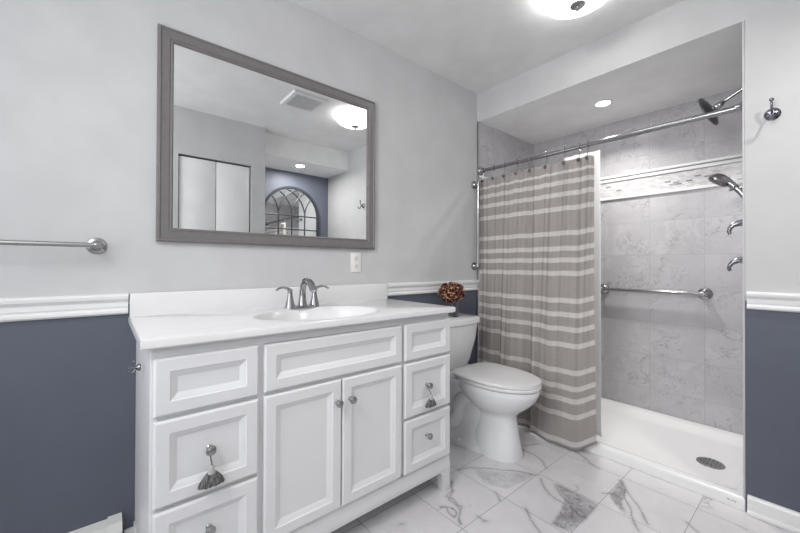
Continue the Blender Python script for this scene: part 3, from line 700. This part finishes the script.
# ------------------------------------------------------------ toilet
TYC = -.392
R = thing('toilet', 'white two-piece toilet with closed lid between vanity and curtain', 'toilet', (.35, TYC, 0))
def egg(xb, xf, hw, z, n=40, nb=2.0, nf=2.0, xm=None):
    xm = xb+(xf-xb)*.45 if xm is None else xm; out = []
    for k in range(n):
        a = 2*pi*k/n; c, s_ = cos(a), sin(a); p = nf if c > 0 else nb
        cc = abs(c)**(2/p)*(1 if c > 0 else -1); ss = abs(s_)**(2/p)*(1 if s_ > 0 else -1)
        out.append(Vector((xm+((xf-xm) if c > 0 else (xm-xb))*cc, TYC+hw*ss, z)))
    return out
b = MB()
b.rings([egg(.30, .594, .104, .0, nb=2.6, nf=2.6), egg(.30, .596, .106, .012, nb=2.6, nf=2.6), egg(.31, .584, .094, .06, nb=2.6, nf=2.6), egg(.33, .572, .080, .14, nb=2.6, nf=2.5), egg(.34, .564, .073, .205, nb=2.6, nf=2.4),
         egg(.33, .568, .077, .232, nb=2.5, nf=2.2), egg(.30, .590, .108, .252), egg(.28, .618, .132, .275), egg(.26, .648, .152, .300), egg(.22, .676, .170, .335), egg(.20, .689, .177, .362), egg(.20, .693, .179, .372), egg(.20, .691, .177, .392), egg(.21, .676, .162, .397)])
# rear body, foot and trapway bulge
b.rings([egg(.06, .46, .128, .0, nb=4, nf=3), egg(.06, .46, .128, .022, nb=4, nf=3), egg(.07, .46, .100, .045, nb=4, nf=3), egg(.08, .45, .075, .10, nb=4, nf=3), egg(.06, .45, .078, .26, nb=4, nf=3), egg(.03, .45, .120, .34, nb=5, nf=3), egg(.03, .45, .150, .375, nb=6, nf=3), egg(.03, .45, .152, .392, nb=6, nf=3)])
for s_ in (-1, 1):
    y = TYC+s_*.062
    b.tube([(.42, y, .30), (.34, y, .30), (.27, y, .275), (.235, y, .22), (.225, y, .16), (.20, y, .11), (.14, y, .08), (.09, y, .06)], [.045, .05, .05, .047, .045, .047, .05, .05], 18)
b.build('bowl', M['porcelain'], R, angle=50)
for s_ in (-1, 1): MB().sphere((.27, TYC+s_*.118, .030), .013, 14, 8).build('bolt_cap', M['seat'], R)
b = MB(); b.rings([egg(.232, .698, .180, .399, nb=3.2), egg(.230, .701, .182, .404, nb=3.2), egg(.230, .701, .182, .411, nb=3.2), egg(.234, .696, .178, .415, nb=3.2)]); b.build('seat', M['seat'], R, angle=40)
b = MB(); b.rings([egg(.232, .698, .179, .4185, nb=5), egg(.229, .696, .183, .423, nb=5), egg(.229, .696, .183, .429, nb=5), egg(.233, .698, .179, .434, nb=5), egg(.25, .67, .160, .4375, nb=3.6), egg(.30, .58, .10, .439, nb=3.)]); lid = b.build('lid', M['seat'], R, angle=40)
for s_ in (-1, 1): MB().bbox(.205, .245, TYC+s_*.075-.018, TYC+s_*.075+.018, .394, .425, .005, 3).build('hinge', M['seat'], R)
def tank_ring(xb, xf, hw, z, bow=.018, n=10, r=.035):
    pts = []
    base = rr(xb, xf, TYC-hw, TYC+hw, z, min(r, hw*.9), n)
    for p in base:
        if p.x > (xb+xf)/2: p = Vector((p.x+bow*(1-((p.y-TYC)/hw)**2), p.y, p.z))
        pts.append(p)
    return pts
def trr(xb, xf, hw, z, bow=.018, r=.035):
    out = []; n = 8
    # back corners small radius, front corners large; front edge subdivided for the bow
    def cor(cx, cy, a, rad): return [Vector((cx+rad*cos(a+pi/2*k/n), cy+rad*sin(a+pi/2*k/n), z)) for k in range(n+1)]
    out += [Vector((xf, TYC+(hw-r)*f_, z)) for f_ in (-.8, -.5, -.2, .2, .5, .8)]
    out += cor(xf-r, TYC+hw-r, 0, r)
    out += cor(xb+.01, TYC+hw-.01, pi/2, .01)
    out += cor(xb+.01, TYC-hw+.01, pi, .01)
    out += cor(xf-r, TYC-hw+r, 1.5*pi, r)
    return [Vector((p.x+(bow*(1-((p.y-TYC)/hw)**2) if p.x > xf-r-1e-4 else 0), p.y, z)) for p in out]
b = MB(); b.rings([trr(.03, .135, .100, .392, .010), trr(.022, .145, .125, .405, .012), trr(.018, .155, .140, .44), trr(.014, .176, .175, .58), trr(.012, .182, .186, .675)])
b.build('tank', M['porcelain'], R, angle=50)
b = MB(); b.rings([trr(.010, .184, .188, .673), trr(.006, .192, .197, .678), trr(.005, .194, .199, .700), trr(.007, .191, .196, .712), trr(.016, .180, .185, .717)])
b.build('tank_lid', M['porcelain'], R, angle=40)
MB().lathe((.10, TYC-.180, .63), (0, -1, 0), [(.012, 0), (.012, .008), (.006, .014)], 16).tube([(.10, TYC-.196, .63), (.12, TYC-.200, .628), (.165, TYC-.200, .620)], [.006, .005, .006], 10).build('flush_lever', M['chrome'], R)

# vase and dried flower on the tank lid
vx, vy, vz = .110, -.372, .718
vs = MB()
prof = [(.024, 0), (.027, .003), (.028, .05), (.026, .09), (.028, .118), (.0265, .118), (.0245, .09), (.026, .05), (.024, .008), (.002, .006)]
vs.lathe((vx, vy, vz), (0, 0, 1), prof, 28, cap1=True)
vo = vs.build('glass_vase', M['glass'], loc=(vx, vy, vz), angle=50); tag(vo, 'small clear glass vase on the toilet tank lid', 'vase')
R = thing('dried_hydrangea', 'rust brown dried hydrangea bloom standing in the glass vase', 'dried flower', (vx, vy, vz+.01))
b = MB()
for k in range(3):
    a = k*2.1; b.tube([(vx+.010*cos(a), vy+.010*sin(a), vz+.012), (vx-.006*cos(a), vy-.006*sin(a), vz+.07), (vx+.012*cos(a), vy+.012*sin(a), vz+.145)], .0022, 8)
b.tube([(vx, vy, vz+.012), (vx, vy, vz+.15)], .0035, 8); b.build('stem', M['stem'], R)
b = MB(); rg = random.Random(4); cc = Vector((vx+.004, vy-.028, vz+.158))
for k in range(430):
    u_ = rg.uniform(-1, 1); th = rg.uniform(0, 2*pi); q_ = math.sqrt(1-u_*u_)
    d = Vector((q_*cos(th), q_*sin(th), u_)); rad = rg.uniform(.72, 1.05)
    p = cc+Vector((d.x*.080, d.y*.088, d.z*.062))*rad
    d = (d+Vector((rg.uniform(-.6, .6), rg.uniform(-.6, .6), rg.uniform(-.6, .6)))).normalized()
    t1 = d.orthogonal().normalized(); t2 = d.cross(t1); a = rg.uniform(0, pi)
    e1 = t1*cos(a)+t2*sin(a); e2 = d.cross(e1); s_ = rg.uniform(.008, .014)
    n0 = len(b.v)
    ring = [p+d*.004*(1 if m_ % 2 else -.3)+(e1*cos(m_*pi/4)+e2*sin(m_*pi/4))*s_*(1 if m_ % 2 == 0 else .62) for m_ in range(8)]
    b.add([p]+ring, [(0, 1+m_, 1+(m_+1) % 8) for m_ in range(8)])
b.sphere(cc, .056, 14, 10, (1, 1, .75)); b.build('bloom', M['petal'], R, smooth=False)

# ------------------------------------------------------------ ceiling fixtures
LX, LY = .935, -.478
R = thing('ceiling_light', 'round flush-mount ceiling light with a lit white glass bowl', 'ceiling light', (LX, LY, C))
MB().lathe((LX, LY, C), (0, 0, -1), [(.070, 0), (.070, .010), (.060, .020), (.020, .024), (.018, .046)], 40).build('canopy', M['nickel'], R)
b = MB(); prof = [(.148, .040), (.152, .044), (.146, .052), (.128, .064), (.102, .075), (.07, .083), (.04, .088), (.005, .090)]
b.lathe((LX, LY, C), (0, 0, -1), prof, 48, cap0=True, cap1=True); b.build('bowl', M['bowl'], R, angle=60)
MB().lathe((LX, LY, C-.089), (0, 0, -1), [(.030, -.003), (.033, .001), (.030, .005), (.010, .010), (.007, .016), (.008, .022), (.003, .027)], 20).build('finial', M['nickel'], R)
def can(label, x, y, z, spread=125):
    R = thing('recessed_light', label, 'recessed light', (x, y, z), 'recessed ceiling lights')
    MB().lathe((x, y, z), (0, 0, -1), [(.056, 0), (.056, .002), (.048, .004), (.043, .003), (.042, .0005)], 36, cap1=False).build('trim_ring', M['trim'], R)
    MB().lathe((x, y, z), (0, 0, -1), [(.043, .0005), (.043, .0015)], 36).build('lens', M['can'], R)
    l = bpy.data.lights.new('can_lamp', 'AREA'); l.shape = 'DISK'; l.size = .08; l.energy = CAN_POWER; l.spread = radians(spread); l.color = (1, .98, .95)
    o = bpy.data.objects.new('can_lamp', l); COL.objects.link(o); o.location = (x, y, z-.006)
can('lit recessed downlight in the ceiling over the shower', .722, .385, S-.001)
can('lit recessed downlight in the alcove soffit, seen reflected in the mirror', 1.985, -.50, S, 175)
VX, VY = .965, -.925
R = thing('exhaust_fan', 'square white ceiling vent grille, seen reflected in the mirror', 'vent', (VX, VY, C))
MB().rings([[Vector((VX+s1*w_, VY+s2*w_, C-h_)) for s1, s2 in ((-1, -1), (1, -1), (1, 1), (-1, 1))] for w_, h_ in ((.14, 0), (.14, .008), (.132, .014), (.105, .014), (.105, .006))], cap0=True, cap1=True).build('frame', M['trim'], R, angle=20)
b = MB()
for k in range(15): yy = VY-.098+k*.014; b.box(VX-.104, VX+.104, yy, yy+.006, C-.013, C-.007)
b.build('louvres', M['trim'], R, smooth=False)
MB().box(VX-.104, VX+.104, VY-.104, VY+.104, C-.0068, C-.0062).build('dark_backing', M['dark'], R, smooth=False)

# ------------------------------------------------------------ arched mirror on the accent wall
AY, AZ, AR, AB = -.466, 1.612, .335, .95
R = thing('arched_mirror', 'arched windowpane mirror in a dark frame on the blue accent wall, seen reflected', 'mirror', (XA, AY, AB))
def archring(r, zb, x, n=28): return [Vector((x, AY-r, zb))]+[Vector((x, AY-r*cos(pi*k/n), AZ+r*sin(pi*k/n))) for k in range(n+1)]+[Vector((x, AY+r, zb))]
b = MB(); b.rings([archring(AR, AB, XA-.001), archring(AR, AB, XA-.026), archring(AR-.008, AB+.008, XA-.030), archring(AR-.026, AB+.026, XA-.026), archring(AR-.030, AB+.030, XA-.010)], cap0=True, cap1=False)
b.build('frame', M['archframe'], R, angle=30)
b = MB(); b.rings([archring(AR-.028, AB+.028, XA-.004), archring(AR-.028, AB+.028, XA-.010)]); b.build('glass', M['mirror'], R, smooth=False)
b = MB(); xm = XA-.014; ri = AR-.028; sp = .156
for k in (-1, 0, 1): b.tube([(xm, AY+k*sp, AB+.02), (xm, AY+k*sp, AZ)], .0065, 8)
for k in range(5):
    zz = AZ-k*.156; b.tube([(xm, AY-ri, zz), (xm, AY+ri, zz)], .0065, 8)
for s_ in (-1, 0, 1):
    for d in (-1, 1):
        c_ = s_*sp+d*2*sp; pts = []
        for k in range(40):
            a = k*pi/60; yy = c_-d*2*sp*cos(a); zz = 2*sp*sin(a)
            if yy*yy+zz*zz > ri*ri: break
            pts.append((xm, AY+yy, AZ+zz))
        if len(pts) > 2: b.tube(pts, .0065, 8)
b.build('muntins', M['archframe'], R)
